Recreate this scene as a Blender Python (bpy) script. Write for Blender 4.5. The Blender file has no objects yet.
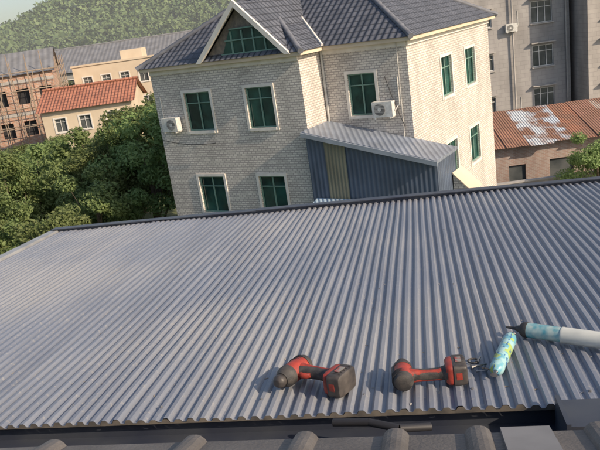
import bpy, bmesh, math, random
import numpy as np
from mathutils import Vector, Matrix
random.seed(7); rng=np.random.default_rng(7)
CZ=12.0
# ---------------------------------------------------------------- materials
def mat(name,col,rough=.7,metal=0.,col2=None,scale=4.,bump=0.,bscale=None,detail=6,spec=.5,coords='Object',stretch=None):
    m=bpy.data.materials.new(name); m.use_nodes=True
    nt=m.node_tree; b=nt.nodes['Principled BSDF']
    b.inputs['Roughness'].default_value=rough; b.inputs['Metallic'].default_value=metal
    b.inputs['Specular IOR Level'].default_value=spec
    tc=nt.nodes.new('ShaderNodeTexCoord'); mp=nt.nodes.new('ShaderNodeMapping')
    nt.links.new(tc.outputs[coords],mp.inputs[0])
    if stretch: mp.inputs['Scale'].default_value=stretch
    n=nt.nodes.new('ShaderNodeTexNoise'); n.inputs['Scale'].default_value=scale; n.inputs['Detail'].default_value=detail
    nt.links.new(mp.outputs[0],n.inputs['Vector'])
    r=nt.nodes.new('ShaderNodeValToRGB'); r.color_ramp.elements[0].position=.35; r.color_ramp.elements[1].position=.65
    c2=col2 or tuple(c*.75 for c in col)
    r.color_ramp.elements[0].color=(*c2,1); r.color_ramp.elements[1].color=(*col,1)
    nt.links.new(n.outputs['Fac'],r.inputs[0]); nt.links.new(r.outputs[0],b.inputs['Base Color'])
    if bump:
        n2=nt.nodes.new('ShaderNodeTexNoise'); n2.inputs['Scale'].default_value=bscale or scale*5
        nt.links.new(mp.outputs[0],n2.inputs['Vector'])
        bp=nt.nodes.new('ShaderNodeBump'); bp.inputs['Strength'].default_value=bump; bp.inputs['Distance'].default_value=.02
        nt.links.new(n2.outputs['Fac'],bp.inputs['Height']); nt.links.new(bp.outputs[0],b.inputs['Normal'])
    return m
def N(m): return m.node_tree.nodes
def mixcol(nt,fac,a,b,mode='MIX'):
    x=nt.nodes.new('ShaderNodeMix'); x.data_type='RGBA'; x.blend_type=mode
    def setin(s,v):
        if isinstance(v,(tuple,list)): s.default_value=(*v,1) if len(v)==3 else v
        elif isinstance(v,(int,float)): s.default_value=v
        else: nt.links.new(v,s)
    setin(x.inputs[0],fac); setin(x.inputs[6],a); setin(x.inputs[7],b)
    return x.outputs[2]
def brick_mat(name,c1,c2,mortar,bw,rh,ms=.012,rough=.7,dirt=.35):
    m=bpy.data.materials.new(name); m.use_nodes=True; nt=m.node_tree; b=nt.nodes['Principled BSDF']
    b.inputs['Roughness'].default_value=rough
    tc=nt.nodes.new('ShaderNodeTexCoord')
    br=nt.nodes.new('ShaderNodeTexBrick'); br.inputs['Scale'].default_value=1
    br.inputs['Brick Width'].default_value=bw; br.inputs['Row Height'].default_value=rh
    br.inputs['Mortar Size'].default_value=ms; br.inputs['Bias'].default_value=-.1
    br.inputs['Color1'].default_value=(*c1,1); br.inputs['Color2'].default_value=(*c2,1); br.inputs['Mortar'].default_value=(*mortar,1)
    nt.links.new(tc.outputs['UV'],br.inputs['Vector'])
    n=nt.nodes.new('ShaderNodeTexNoise'); n.inputs['Scale'].default_value=.6; n.inputs['Detail'].default_value=8
    mp=nt.nodes.new('ShaderNodeMapping'); mp.inputs['Scale'].default_value=(1.6,.5,1); nt.links.new(tc.outputs['UV'],mp.inputs[0])
    nt.links.new(mp.outputs[0],n.inputs['Vector'])
    r=nt.nodes.new('ShaderNodeValToRGB'); r.color_ramp.elements[0].position=.3; r.color_ramp.elements[1].position=.62
    r.color_ramp.elements[0].color=(1-dirt,1-dirt,1-dirt,1); r.color_ramp.elements[1].color=(1,1,1,1)
    nt.links.new(n.outputs['Fac'],r.inputs[0])
    o=mixcol(nt,1.0,br.outputs['Color'],r.outputs[0],'MULTIPLY')
    nt.links.new(o,b.inputs['Base Color'])
    bp=nt.nodes.new('ShaderNodeBump'); bp.inputs['Strength'].default_value=.2; bp.inputs['Distance'].default_value=.006; bp.invert=True
    nt.links.new(br.outputs['Fac'],bp.inputs['Height']); nt.links.new(bp.outputs[0],b.inputs['Normal'])
    return m
def tile_mat(name,c1,c2,tw=.26,th=.34,rough=.55):
    m=bpy.data.materials.new(name); m.use_nodes=True; nt=m.node_tree; b=nt.nodes['Principled BSDF']
    b.inputs['Roughness'].default_value=rough
    tc=nt.nodes.new('ShaderNodeTexCoord'); sp=nt.nodes.new('ShaderNodeSeparateXYZ'); nt.links.new(tc.outputs['UV'],sp.inputs[0])
    def mth(op,a,bb=None):
        x=nt.nodes.new('ShaderNodeMath'); x.operation=op
        for i,v in enumerate((a,bb)):
            if v is None: continue
            if isinstance(v,(int,float)): x.inputs[i].default_value=v
            else: nt.links.new(v,x.inputs[i])
        return x.outputs[0]
    w=mth('SINE',mth('MULTIPLY',sp.outputs[0],2*math.pi/tw))
    w=mth('MULTIPLY_ADD',w,.5); 
    w.node.inputs[2].default_value=.5
    s=mth('FRACT',mth('DIVIDE',sp.outputs[1],th)); s=mth('SUBTRACT',1.0,s)
    h=mth('ADD',mth('MULTIPLY',w,.6),mth('MULTIPLY',s,.6))
    bp=nt.nodes.new('ShaderNodeBump'); bp.inputs['Strength'].default_value=1; bp.inputs['Distance'].default_value=.05
    nt.links.new(h,bp.inputs['Height']); nt.links.new(bp.outputs[0],b.inputs['Normal'])
    br=nt.nodes.new('ShaderNodeTexBrick'); br.offset=0; br.inputs['Scale'].default_value=1
    br.inputs['Brick Width'].default_value=tw; br.inputs['Row Height'].default_value=th; br.inputs['Mortar Size'].default_value=.03
    br.inputs['Color1'].default_value=(*c1,1); br.inputs['Color2'].default_value=(*c2,1); br.inputs['Mortar'].default_value=(*[c*.35 for c in c1],1)
    nt.links.new(tc.outputs['UV'],br.inputs['Vector'])
    n=nt.nodes.new('ShaderNodeTexNoise'); n.inputs['Scale'].default_value=.8; nt.links.new(tc.outputs['UV'],n.inputs['Vector'])
    r=nt.nodes.new('ShaderNodeValToRGB'); r.color_ramp.elements[0].color=(.6,.6,.6,1); r.color_ramp.elements[1].color=(1.2,1.2,1.2,1)
    nt.links.new(n.outputs['Fac'],r.inputs[0])
    nt.links.new(mixcol(nt,1.,br.outputs['Color'],r.outputs[0],'MULTIPLY'),b.inputs['Base Color'])
    return m
def stripe_mat(name,c1,c2,pitch,axis=0,rough=.5,rust=None,bump=.03,metal=0.):
    m=bpy.data.materials.new(name); m.use_nodes=True; nt=m.node_tree; b=nt.nodes['Principled BSDF']
    b.inputs['Roughness'].default_value=rough; b.inputs['Metallic'].default_value=metal
    tc=nt.nodes.new('ShaderNodeTexCoord'); sp=nt.nodes.new('ShaderNodeSeparateXYZ'); nt.links.new(tc.outputs['UV'],sp.inputs[0])
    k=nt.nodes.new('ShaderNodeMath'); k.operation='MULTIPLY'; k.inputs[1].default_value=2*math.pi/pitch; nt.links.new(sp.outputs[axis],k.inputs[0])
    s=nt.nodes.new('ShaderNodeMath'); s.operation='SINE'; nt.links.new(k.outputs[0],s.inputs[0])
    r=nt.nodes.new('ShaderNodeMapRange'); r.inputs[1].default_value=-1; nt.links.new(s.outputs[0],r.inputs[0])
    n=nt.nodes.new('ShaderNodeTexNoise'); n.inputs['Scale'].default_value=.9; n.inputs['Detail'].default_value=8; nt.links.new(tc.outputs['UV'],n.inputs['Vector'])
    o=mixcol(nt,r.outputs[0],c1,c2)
    if rust:
        rr=nt.nodes.new('ShaderNodeValToRGB'); rr.color_ramp.elements[0].position=.42; rr.color_ramp.elements[1].position=.55
        nt.links.new(n.outputs['Fac'],rr.inputs[0]); o=mixcol(nt,rr.outputs[0],o,rust)
    else:
        rr=nt.nodes.new('ShaderNodeValToRGB'); rr.color_ramp.elements[0].position=.3; rr.color_ramp.elements[1].position=.7
        rr.color_ramp.elements[0].color=(.72,.71,.69,1); rr.color_ramp.elements[1].color=(1.05,1.05,1.05,1)
        nt.links.new(n.outputs['Fac'],rr.inputs[0]); o=mixcol(nt,1.,o,rr.outputs[0],'MULTIPLY')
    nt.links.new(o,b.inputs['Base Color'])
    bp=nt.nodes.new('ShaderNodeBump'); bp.inputs['Distance'].default_value=bump; nt.links.new(r.outputs[0],bp.inputs['Height']); nt.links.new(bp.outputs[0],b.inputs['Normal'])
    return m

# ---------------------------------------------------------------- mesh building
class MB:
    def __init__(s): s.v=[]; s.f=[]; s.uv=[]
    def poly(s,pts,uv=None):
        i=len(s.v); s.v+= [tuple(p) for p in pts]; s.f.append(list(range(i,i+len(pts))))
        if uv is None:
            p=[Vector(q) for q in pts]; n=(p[1]-p[0]).cross(p[-1]-p[0])
            if n.length<1e-9 and len(p)>3: n=(p[2]-p[1]).cross(p[0]-p[1])
            n.normalize() if n.length>0 else None
            if abs(n.z)>.95: ux=Vector((1,0,0)); uy=Vector((0,1,0))
            else:
                ux=Vector((0,0,1)).cross(n).normalized(); uy=n.cross(ux)
            uv=[(q.dot(ux),q.dot(uy)) for q in p]
        s.uv+=list(uv)
    def hexa(s,c):
        for q in ((0,3,2,1),(4,5,6,7),(0,1,5,4),(1,2,6,5),(2,3,7,6),(3,0,4,7)):
            s.poly([c[i] for i in q])
    def box(s,pt,u0,u1,z0,z1,d0,d1):
        s.hexa([pt(u0,z0,d0),pt(u1,z0,d0),pt(u1,z0,d1),pt(u0,z0,d1),pt(u0,z1,d0),pt(u1,z1,d0),pt(u1,z1,d1),pt(u0,z1,d1)])
    def tube(s,p0,p1,r0,r1=None,seg=10,caps=True):
        s.rev([(0,r0),((Vector(p1)-Vector(p0)).length,r0 if r1 is None else r1)],p0,Vector(p1)-Vector(p0),seg,caps)
    def rev(s,prof,org,axis,seg=20,caps=True,sx=1.,sy=1.,up=None):
        a=Vector(axis).normalized(); o=Vector(org)
        t=Vector(up) if up else (Vector((0,0,1)) if abs(a.z)<.9 else Vector((1,0,0)))
        x=a.cross(t).normalized(); y=x.cross(a)
        rings=[]
        for d,r in prof:
            rings.append([o+a*d+x*(math.cos(2*math.pi*k/seg)*r*sx)+y*(math.sin(2*math.pi*k/seg)*r*sy) for k in range(seg)])
        i=len(s.v)
        for rg in rings: s.v+=[tuple(p) for p in rg]
        for j in range(len(rings)-1):
            for k in range(seg):
                k2=(k+1)%seg; s.f.append([i+j*seg+k,i+j*seg+k2,i+(j+1)*seg+k2,i+(j+1)*seg+k])
                s.uv+=[(k/seg,prof[j][0]),((k+1)/seg,prof[j][0]),((k+1)/seg,prof[j+1][0]),(k/seg,prof[j+1][0])]
        if caps:
            s.f.append([i+k for k in range(seg)][::-1]); s.uv+=[(0,0)]*seg
            b=i+(len(rings)-1)*seg; s.f.append([b+k for k in range(seg)]); s.uv+=[(0,0)]*seg
    def loft(s,secs,axis,seg=20,e=3.):
        i=len(s.v); n=len(secs)
        for pos,cx,cy,hx,hy in secs:
            for k in range(seg):
                t=2*math.pi*k/seg; c,sn=math.cos(t),math.sin(t)
                px=cx+hx*math.copysign(abs(c)**(2/e),c); py=cy+hy*math.copysign(abs(sn)**(2/e),sn)
                s.v.append((pos,px,py) if axis==0 else (px,pos,py))
        for j in range(n-1):
            for k in range(seg):
                k2=(k+1)%seg; s.f.append([i+j*seg+k,i+j*seg+k2,i+(j+1)*seg+k2,i+(j+1)*seg+k]); s.uv+=[(0,0)]*4
        s.f.append([i+k for k in range(seg)][::-1]); s.uv+=[(0,0)]*seg
        s.f.append([i+(n-1)*seg+k for k in range(seg)]); s.uv+=[(0,0)]*seg
    def build(s,name,m,parent=None,smooth=False,bevel=0.,recalc=True):
        me=bpy.data.meshes.new(name); me.from_pydata(s.v,[],s.f)
        uvl=me.uv_layers.new(name='UVMap')
        uvl.data.foreach_set('uv',np.array(s.uv,dtype=np.float32).ravel())
        if recalc:
            bm=bmesh.new(); bm.from_mesh(me); bmesh.ops.remove_doubles(bm,verts=bm.verts,dist=1e-5) if smooth else None
            bmesh.ops.recalc_face_normals(bm,faces=bm.faces); bm.to_mesh(me); bm.free()
        me.materials.append(m)
        o=bpy.data.objects.new(name,me); bpy.context.scene.collection.objects.link(o)
        if parent: o.parent=parent
        if smooth:
            for p in me.polygons: p.use_smooth=True
            me.set_sharp_from_angle(angle=math.radians(40))
        if bevel:
            b=o.modifiers.new('b','BEVEL'); b.width=bevel; b.segments=2; b.limit_method='ANGLE'
        return o
def empty(name,matrix=None):
    o=bpy.data.objects.new(name,None); bpy.context.scene.collection.objects.link(o)
    o.empty_display_size=.1
    if matrix is not None: o.matrix_world=matrix
    return o
def wall(mb,pt,u0,u1,z0,z1,ops,depth=.14):
    us=sorted({u0,u1,*[o[0] for o in ops],*[o[1] for o in ops]}); zs=sorted({z0,z1,*[o[2] for o in ops],*[o[3] for o in ops]})
    for i in range(len(us)-1):
        for j in range(len(zs)-1):
            a,b,c,d=us[i],us[i+1],zs[j],zs[j+1]; m=((a+b)/2,(c+d)/2)
            if any(o[0]<m[0]<o[1] and o[2]<m[1]<o[3] for o in ops): continue
            mb.poly([pt(a,c,0),pt(b,c,0),pt(b,d,0),pt(a,d,0)],[(a,c),(b,c),(b,d),(a,d)])
    for a,b,c,d in ops:
        for q in (((a,c),(b,c)),((b,c),(b,d)),((b,d),(a,d)),((a,d),(a,c))):
            mb.poly([pt(*q[0],0),pt(*q[1],0),pt(*q[1],depth),pt(*q[0],depth)])
def window(fr,gl,tr,pt,o,depth=.14,surround=True,cols=2,transom=True,bars=None):
    a,b,c,d=o; t=.05
    for k in range(cols):
        ua=a+(b-a)*k/cols; ub=a+(b-a)*(k+1)/cols; j=random.uniform(-.008,.008)
        gl.poly([pt(ua,c,depth-.02+j),pt(ub,c,depth-.02-j),pt(ub,d,depth-.02-j*.5),pt(ua,d,depth-.02+j*.5)])
    fd0,fd1=depth-.075,depth-.032
    fr.box(pt,a+.002,a+t,c+.002,d-.002,fd0,fd1); fr.box(pt,b-t,b-.002,c+.002,d-.002,fd0,fd1)
    fr.box(pt,a+t,b-t,c+.002,c+t,fd0,fd1); fr.box(pt,a+t,b-t,d-t,d-.002,fd0,fd1)
    for k in range(1,cols):
        u=a+(b-a)*k/cols; fr.box(pt,u-.025,u+.025,c+t,d-t,fd0+.003,fd1)
    if transom: z=d-(d-c)*.28; fr.box(pt,a+t,b-t,z-.02,z+.02,fd0+.006,fd1)
    if surround and tr is not None:
        w=.11
        tr.box(pt,a-w,a-.001,c-w,d+w,-.035,.004); tr.box(pt,b+.001,b+w,c-w,d+w,-.035,.004)
        tr.box(pt,a-.001,b+.001,d+.001,d+w,-.035,.004); tr.box(pt,a-.001,b+.001,c-w,c-.001,-.06,.004)

# ---------------------------------------------------------------- shared materials
M_tile=brick_mat('facade_tile',(.78,.725,.66),(.56,.515,.475),(.39,.36,.335),.20,.09,.015,dirt=.25)
M_roof=tile_mat('blue_grey_tile',(.13,.14,.17),(.09,.10,.125))
M_white=mat('white_trim',(.76,.73,.68),.6,col2=(.64,.61,.56),scale=3)
M_cream=mat('cream_render',(.66,.56,.43),.8,col2=(.57,.47,.35),scale=.6)
M_glass=mat('green_glass',(.03,.10,.085),.08,col2=(.012,.03,.03),scale=1.1,detail=5)
M_frame=mat('window_frame',(.17,.30,.25),.5,scale=5)
M_ac=mat('ac_casing',(.7,.7,.67),.5,scale=8)
M_dark=mat('dark_grille',(.03,.03,.035),.6,scale=8)

# ================================================================ HOUSE
e1=Vector((.543,.840,0)); e2=Vector((-.840,.543,0)); B=Vector((4.61,25.0,0))
def H(a,b,z): v=B+e2*a+e1*b; return (v.x,v.y,z)
house=empty('tiled_house')
ZT=10.78
wl=MB(); fr=MB(); gl=MB(); tr=MB()
rows=[(CZ-3.80,CZ-2.24),(CZ-7.28,CZ-5.72),(CZ-10.76,CZ-9.2)]
pF=lambda u,z,d:H(3.5+u,-1.63+d,z)
opsF=[(u0,u1,z0,z1) for (u0,u1) in ((1.33,2.55),(4.3,5.62)) for z0,z1 in rows]
wall(wl,pF,0,7.21,0,ZT,opsF)
pR=lambda u,z,d:H(u,d,z)
opsR=[(1.34,2.46,*rows[0])]
wall(wl,pR,0,3.5,0,ZT,opsR)
pE=lambda u,z,d:H(3.5+d,-1.63+u,z)
wall(wl,pE,0,1.63,0,ZT,[])
pS=lambda u,z,d:H(d,u,z)
opsS=[(u0,u1,z0,z1) for (u0,u1) in ((3.35,4.6),(6.4,7.75)) for z0,z1 in rows]
wall(wl,pS,0,10.1,0,ZT,opsS)
pL=lambda u,z,d:H(10.71-d,-1.63+u,z)
wall(wl,pL,0,11.73,0,ZT,[(3,4.3,*rows[0]),(7,8.3,*rows[0])])
pB=lambda u,z,d:H(u,10.1-d,z); wall(wl,pB,0,10.71,0,ZT,[])
for o in opsF: window(fr,gl,tr,pF,o)
for o in opsR: window(fr,gl,tr,pR,o)
for o in opsS: window(fr,gl,tr,pS,o)
for o in [(3,4.3,*rows[0]),(7,8.3,*rows[0])]: window(fr,gl,tr,pL,o)
wl.build('walls',M_tile,house); 
so=MB(); o=.30
outl=[(-o,-o),(3.5-o,-o),(3.5-o,-1.63-o),(10.71+o,-1.63-o),(10.71+o,10.1+o),(-o,10.1+o)]
so.poly([H(a,b,ZT-.02) for a,b in outl])
for i in range(6):
    p,q=outl[i],outl[(i+1)%6]
    so.poly([H(*p,ZT-.02),H(*q,ZT-.02),H(*q,ZT+.13),H(*p,ZT+.13)])
so.build('eaves',M_cream,house,recalc=False)
cor=MB()
for pt,L in ((pF,7.21),(pR,3.49),(pS,10.1)): cor.box(pt,0.01,L-.01,ZT-.2,ZT-.03,-.06,.003)
cor.build('cornice',M_white,house)
rf=MB(); z0=ZT+.12; ZR=lambda h:z0+h
def rp(pts,horiz):
    P=[H(a,b,ZR(h)) for a,b,h in pts]
    if horiz=='a': uv=[(a,h/.52) for a,b,h in pts]
    else: uv=[(b,h/.52) for a,b,h in pts]
    rf.poly(P,uv)
o=.36
x0,x1=-o,10.71+o; y0,y1=-o,10.1+o; hb=(y1-y0)/2; ht=.62*hb; w0=3.5-o; wf=-1.63-o; hw=(x1-w0)/2; wm=(x1+w0)/2; hh=.62*hw
if x1-x0<2*hb: hb=(x1-x0)/2*.98; ht=.62*hb
rp([(x0,y0,0),(w0,y0,0),(wm,y0+hw,hh),(x1-hb,y0+hb,ht),(x0+hb,y0+hb,ht)],'a')
rp([(x0,y0,0),(x0+hb,y0+hb,ht),(x0,y1,0)],'b')
rp([(x0,y1,0),(x0+hb,y0+hb,ht),(x1-hb,y0+hb,ht),(x1,y1,0)],'a')
rp([(x1,wf,0),(wm,wf+hw,hh),(wm,y0+hw,hh),(x1-hb,y0+hb,ht),(x1,y1,0)],'b')
rp([(w0,wf,0),(x1,wf,0),(wm,wf+hw,hh)],'a')
rp([(w0,wf,0),(wm,wf+hw,hh),(wm,y0+hw,hh),(w0,y0,0)],'b')
rf.build('roof',M_roof,house,recalc=False)
cap=MB()
def capl(p,q,r=.10): 
    A=Vector(H(p[0],p[1],ZR(p[2])+.01)); Bq=Vector(H(q[0],q[1],ZR(q[2])+.01)); L=(Bq-A).length; n=max(1,int(L/.4)); pr_=[]
    for i in range(n): pr_+= [(i*L/n,r*1.12),((i+.93)*L/n,r*.92)]
    cap.rev(pr_,A,Bq-A,8)
capl((x0,y0,0),(x0+hb,y0+hb,ht)); capl((x0+hb,y0+hb,ht),(x1-hb,y0+hb,ht)); capl((x0,y1,0),(x0+hb,y0+hb,ht)); capl((x1,y1,0),(x1-hb,y0+hb,ht))
capl((x1,wf,0),(wm,wf+hw,hh)); capl((w0,wf,0),(wm,wf+hw,hh)); capl((wm,wf+hw,hh),(wm,y0+hw,hh)); capl((wm,y0+hw,hh),(x1-hb,y0+hb,ht))
cap.build('ridge_caps',mat('ridge_cap',(.17,.18,.21),.6,scale=3),house,smooth=True)
val=MB()
val.tube(H(w0+.02,y0+.02,ZR(.05)),H(wm,y0+hw,ZR(hh+.02)),.06,seg=6); val.build('valley_flashing',M_white,house)
gd=MB(); ga,gh,gw=5.75,1.98,2.05; gf=-1.95; gb=3.4; zb=z0+.02
L=(ga+gw,zb);R_=(ga-gw,zb);T=(ga,zb+gh)
sl=math.hypot(gw,gh)
gd.poly([H(L[0],gf,L[1]),H(T[0],gf,T[1]),H(T[0],gb,T[1]),H(L[0],gb,L[1])],[(gf,0),(gf,sl),(gb,sl),(gb,0)])
gd.poly([H(R_[0],gf,R_[1]),H(T[0],gf,T[1]),H(T[0],gb,T[1]),H(R_[0],gb,R_[1])],[(gf,0),(gf,sl),(gb,sl),(gb,0)])
gd.build('dormer_roof',M_roof,house,recalc=False)
gw_=MB(); gw_.poly([H(L[0]-.1,gf+.3,zb),H(R_[0]+.1,gf+.3,zb),H(T[0],gf+.3,T[1]-.1)])
gw_.build('dormer_wall',mat('dormer_brown_wall',(.26,.22,.18),.8,col2=(.13,.12,.11),scale=6),house,recalc=False)
rk=MB()
for P in (L,R_):
    sg=1 if P[0]>ga else -1
    A0=(P[0]+sg*.12,P[1]-.06); T0=(T[0],T[1]+.08); A1=(P[0]-sg*.12,P[1]-.06); T1=(T[0],T[1]-.17)
    c=[H(A0[0],gf-.06,A0[1]),H(A1[0],gf-.06,A1[1]),H(A1[0],gf+.06,A1[1]),H(A0[0],gf+.06,A0[1]),
       H(T0[0],gf-.06,T0[1]),H(T1[0],gf-.06,T1[1]),H(T1[0],gf+.06,T1[1]),H(T0[0],gf+.06,T0[1])]
    rk.hexa(c)
rk.build('dormer_rake_boards',M_white,house)
pG=lambda u,z,d:H(u,gf+.3+d,z)
gl.poly([pG(ga-1.55,zb+.18,-.03),pG(ga+1.0,zb+.18,-.03),pG(ga+.55,zb+1.05,-.03),pG(ga-.62,zb+1.05,-.03)])
for u in (ga-1.0,ga-.5,ga,ga+.5): fr.box(pG,u-.03,u+.03,zb+.18,zb+(.98 if u>ga-.7 else .66),-.08,-.032)
fr.box(pG,ga-1.6,ga+1.05,zb+.12,zb+.18,-.08,-.032); fr.box(pG,ga-1.1,ga+.8,zb+.62,zb+.67,-.085,-.034); fr.box(pG,ga-.62,ga+.55,zb+1.03,zb+1.08,-.08,-.032)
fr.build('window_frames',M_frame,house); gl.build('window_glass',M_glass,house,recalc=False); tr.build('window_surrounds',M_white,house)
dp=MB()
dp.tube(H(3.42,-.07,0),H(3.42,-.07,ZT-.05),.045,seg=8); dp.tube(H(.35,-.07,5),H(.35,-.07,ZT-.05),.02,seg=6)
dp.build('downpipes',mat('pipe_grey',(.55,.54,.51),.6),house,smooth=True)
cbm=MB()
def cable(A,Bq,sag,r=.018,n=10):
    A=Vector(A);Bq=Vector(Bq); pp=[]
    for i in range(n+1):
        t=i/n; q=A.lerp(Bq,t); q.z-=sag*4*t*(1-t); pp.append(q)
    for i in range(n): cbm.tube(pp[i],pp[i+1],r,seg=5,caps=False)
cable(H(.9,-.1,9.6),H(.25,-.12,7.7),.1,.014); cable(H(10.6,-1.75,7.9),H(7.8,-1.75,7.7),.12,.012)
cbm.build('cables',M_dark,house)
def ac(name,pt,u,z):
    e=empty(name); b=MB(); b.box(pt,u,u+.8,z,z+.56,-.38,-.08); b.build('casing',M_ac,e,bevel=.02)
    g=MB(); g2=MB()
    c=Vector(pt(u+.3,z+.28,-.385)); ax=Vector(pt(0,0,-1))-Vector(pt(0,0,0))
    g.rev([(0,.22),(.012,.22)],c,ax,20); g.build('fan_grille',mat('fan_grille_grey',(.12,.12,.12),.6),e)
    g2.rev([(.014,.07),(.02,.06)],c,ax,12)
    for k in range(9):
        zz=z+.08+k*.048; g2.box(pt,u+.08,u+.52,zz,zz+.01,-.41,-.4)
    for du in (.1,.7): g2.box(pt,u+du-.02,u+du+.02,z-.06,z-.001,-.4,.0)
    g2.build('bracket',M_ac,e)
    p=MB(); p.tube(pt(u+.82,z+.2,-.2),pt(u+.95,z+.4,-.02),.02,seg=6); p.tube(pt(u+.95,z+.4,-.02),pt(u+.95,z+1.4,-.02),.02,seg=6); p.build('pipe',M_ac,e)
ac('air_conditioner',pF,5.95,CZ-3.72); ac('air_conditioner',lambda u,z,d:pR(.6+.8-u,z,d),0,CZ-3.85)

sh=empty('blue_sheet_leanto')
M_blue=stripe_mat('blue_sheet',(.075,.10,.155),(.11,.145,.21),.18,0,.45)
M_shroof=stripe_mat('shed_roof_sheet',(.20,.235,.30),(.27,.31,.38),.2,0,.4)
pW=lambda u,z,d:H(3.5-u,-1.9+d,z)
zt=lambda u:CZ-3.98-.228*u
s=MB(); 
s.poly([pW(.02,4,0),pW(5.0,4,0),pW(5.0,zt(5)-.06,0),pW(.02,zt(0)-.06,0)],[(0,4),(5,4),(5,7),(0,8)])
s.poly([pW(5.0,4,0),pW(5.0,4,1.85),pW(5.0,zt(5)-.06,1.85),pW(5.0,zt(5)-.06,0)],[(0,4),(2,4),(2,7),(0,7)])
s.build('sheet_walls',M_blue,sh,recalc=False)
s=MB(); s.hexa([pW(-.0,zt(0)-.05,-.25),pW(5.1,zt(5.1)-.05,-.25),pW(5.1,zt(5.1)-.05,1.88),pW(0,zt(0)-.05,1.88),
                pW(-.0,zt(0)+.05,-.25),pW(5.1,zt(5.1)+.05,-.25),pW(5.1,zt(5.1)+.05,1.88),pW(0,zt(0)+.05,1.88)])
s.build('roof_sheet',M_shroof,sh)
s=MB(); s.hexa([pW(0,zt(0)-.14,-.30),pW(5.13,zt(5.1)-.14,-.30),pW(5.13,zt(5.1)-.14,-.25),pW(0,zt(0)-.14,-.25),
                pW(0,zt(0)+.02,-.30),pW(5.13,zt(5.1)+.02,-.30),pW(5.13,zt(5.1)+.02,-.25),pW(0,zt(0)+.02,-.25)])
s.build('eave_fascia',mat('pale_blue_fascia',(.34,.38,.44),.5,scale=2),sh)
s=MB(); s.poly([pW(.75,4,-.01),pW(1.6,4,-.01),pW(1.6,zt(1.6)-.15,-.01),pW(.75,zt(.75)-.15,-.01)],[(0,4),(.85,4),(.85,7),(0,7)])
s.build('translucent_panel',stripe_mat('yellow_fibreglass',(.28,.265,.19),(.20,.195,.15),.14,0,.6),sh,recalc=False)
s=MB(); s.box(pW,0.02,5.0,0,4,-.003,1.85); s.build('base_wall',M_cream,sh)
an=empty('small_annex'); s=MB(); pA=lambda u,z,d:H(-1.53-u,-.5+d,z)
s.hexa([pA(0,0,0),pA(.6,0,0),pA(.6,0,1.0),pA(0,0,1.0),pA(0,6.0,0),pA(.6,5.4,0),pA(.6,5.4,1.0),pA(0,6.0,1.0)])
s.build('walls',M_tile,an)
s=MB(); s.hexa([pA(-.0,6.03,-.05),pA(.68,5.35,-.05),pA(.68,5.35,1.05),pA(-.0,6.03,1.05),pA(-.0,6.08,-.05),pA(.68,5.40,-.05),pA(.68,5.40,1.05),pA(-.0,6.08,1.05)])
s.build('roof',M_cream,an)
aw=empty('light_blue_awning'); s=MB(); pw=lambda u,z,d:H(3.3-u,-3.0+d,z)
s.hexa([pw(0,5.22,0),pw(2.0,5.2,0),pw(2.0,5.45,1.05),pw(0,5.47,1.05),pw(0,5.25,0),pw(2.0,5.23,0),pw(2.0,5.48,1.05),pw(0,5.5,1.05)])
s.build('sheet',stripe_mat('light_blue_sheet',(.3,.42,.55),(.4,.52,.65),.15,0,.5),aw)
s=MB(); 
for u in (.1,1.9): s.tube(pw(u,5.21,.1),pw(u,0,.1),.03,seg=6)
s.build('posts',M_ac,aw)

# ================================================================ NEAR ROOFS
S=Vector((.982,-.19,0)).normalized(); Tt=Vector((.19,.982,0)).normalized()
def W(s,t,z): v=S*s+Tt*t; return (v.x,v.y,z)
RZ=lambda t:CZ-(.965+.07*t)
workshop=empty('workshop_with_metal_roof')
s0,s1,t0,t1=-2.75,3.4,1.69,4.65; pitch=.039; rh=.0105
prof=[(0,0),(.30,0),(.42,.75),(.50,1),(.80,1),(.88,.75)]
ss=[];hs=[]
k=0
while s0+k*pitch<s1:
    for a,h in prof: ss.append(s0+(k+a)*pitch); hs.append(h*rh)
    k+=1
tn=40; ts=np.linspace(t0,t1,tn)
vv=[];ff=[]
jit=rng.normal(0,.0013,size=(k+1,)); jh=rng.normal(1,.09,size=(k+1,))
wav=lambda s_,t:.004*math.sin(s_*2.1+t*1.3)+.003*math.sin(s_*5.3-t*2.9)
for j,t in enumerate(ts):
    for i,s_ in enumerate(ss):
        kk=i//6
        z=RZ(t)+hs[i]*jh[kk]+wav(s_,t)+jit[kk]*math.sin(t*2+kk)
        vv.append(W(s_+.0016*math.sin(t*3+kk*.7),t,z))
n=len(ss)
for j in range(tn-1):
    for i in range(n-1): ff.append((j*n+i,j*n+i+1,(j+1)*n+i+1,(j+1)*n+i))
me=bpy.data.meshes.new('corrugated_roof_sheet'); me.from_pydata(vv,[],ff)
M_cr=bpy.data.materials.new('blue_grey_colour_steel'); M_cr.use_nodes=True; nt=M_cr.node_tree; b=nt.nodes['Principled BSDF']
tc=nt.nodes.new('ShaderNodeTexCoord'); mp=nt.nodes.new('ShaderNodeMapping'); mp.inputs['Rotation'].default_value=(0,0,math.radians(10.95)); nt.links.new(tc.outputs['Object'],mp.inputs[0])
mp2=nt.nodes.new('ShaderNodeMapping'); mp2.inputs['Scale'].default_value=(22,1.0,1); nt.links.new(mp.outputs[0],mp2.inputs[0])
n1=nt.nodes.new('ShaderNodeTexNoise'); n1.inputs['Scale'].default_value=1.2; n1.inputs['Detail'].default_value=8; nt.links.new(mp2.outputs[0],n1.inputs['Vector'])
n2=nt.nodes.new('ShaderNodeTexNoise'); n2.inputs['Scale'].default_value=1.1; n2.inputs['Detail'].default_value=9; nt.links.new(mp.outputs[0],n2.inputs['Vector'])
n3=nt.nodes.new('ShaderNodeTexNoise'); n3.inputs['Scale'].default_value=70; n3.inputs['Detail'].default_value=4; nt.links.new(mp.outputs[0],n3.inputs['Vector'])
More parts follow.
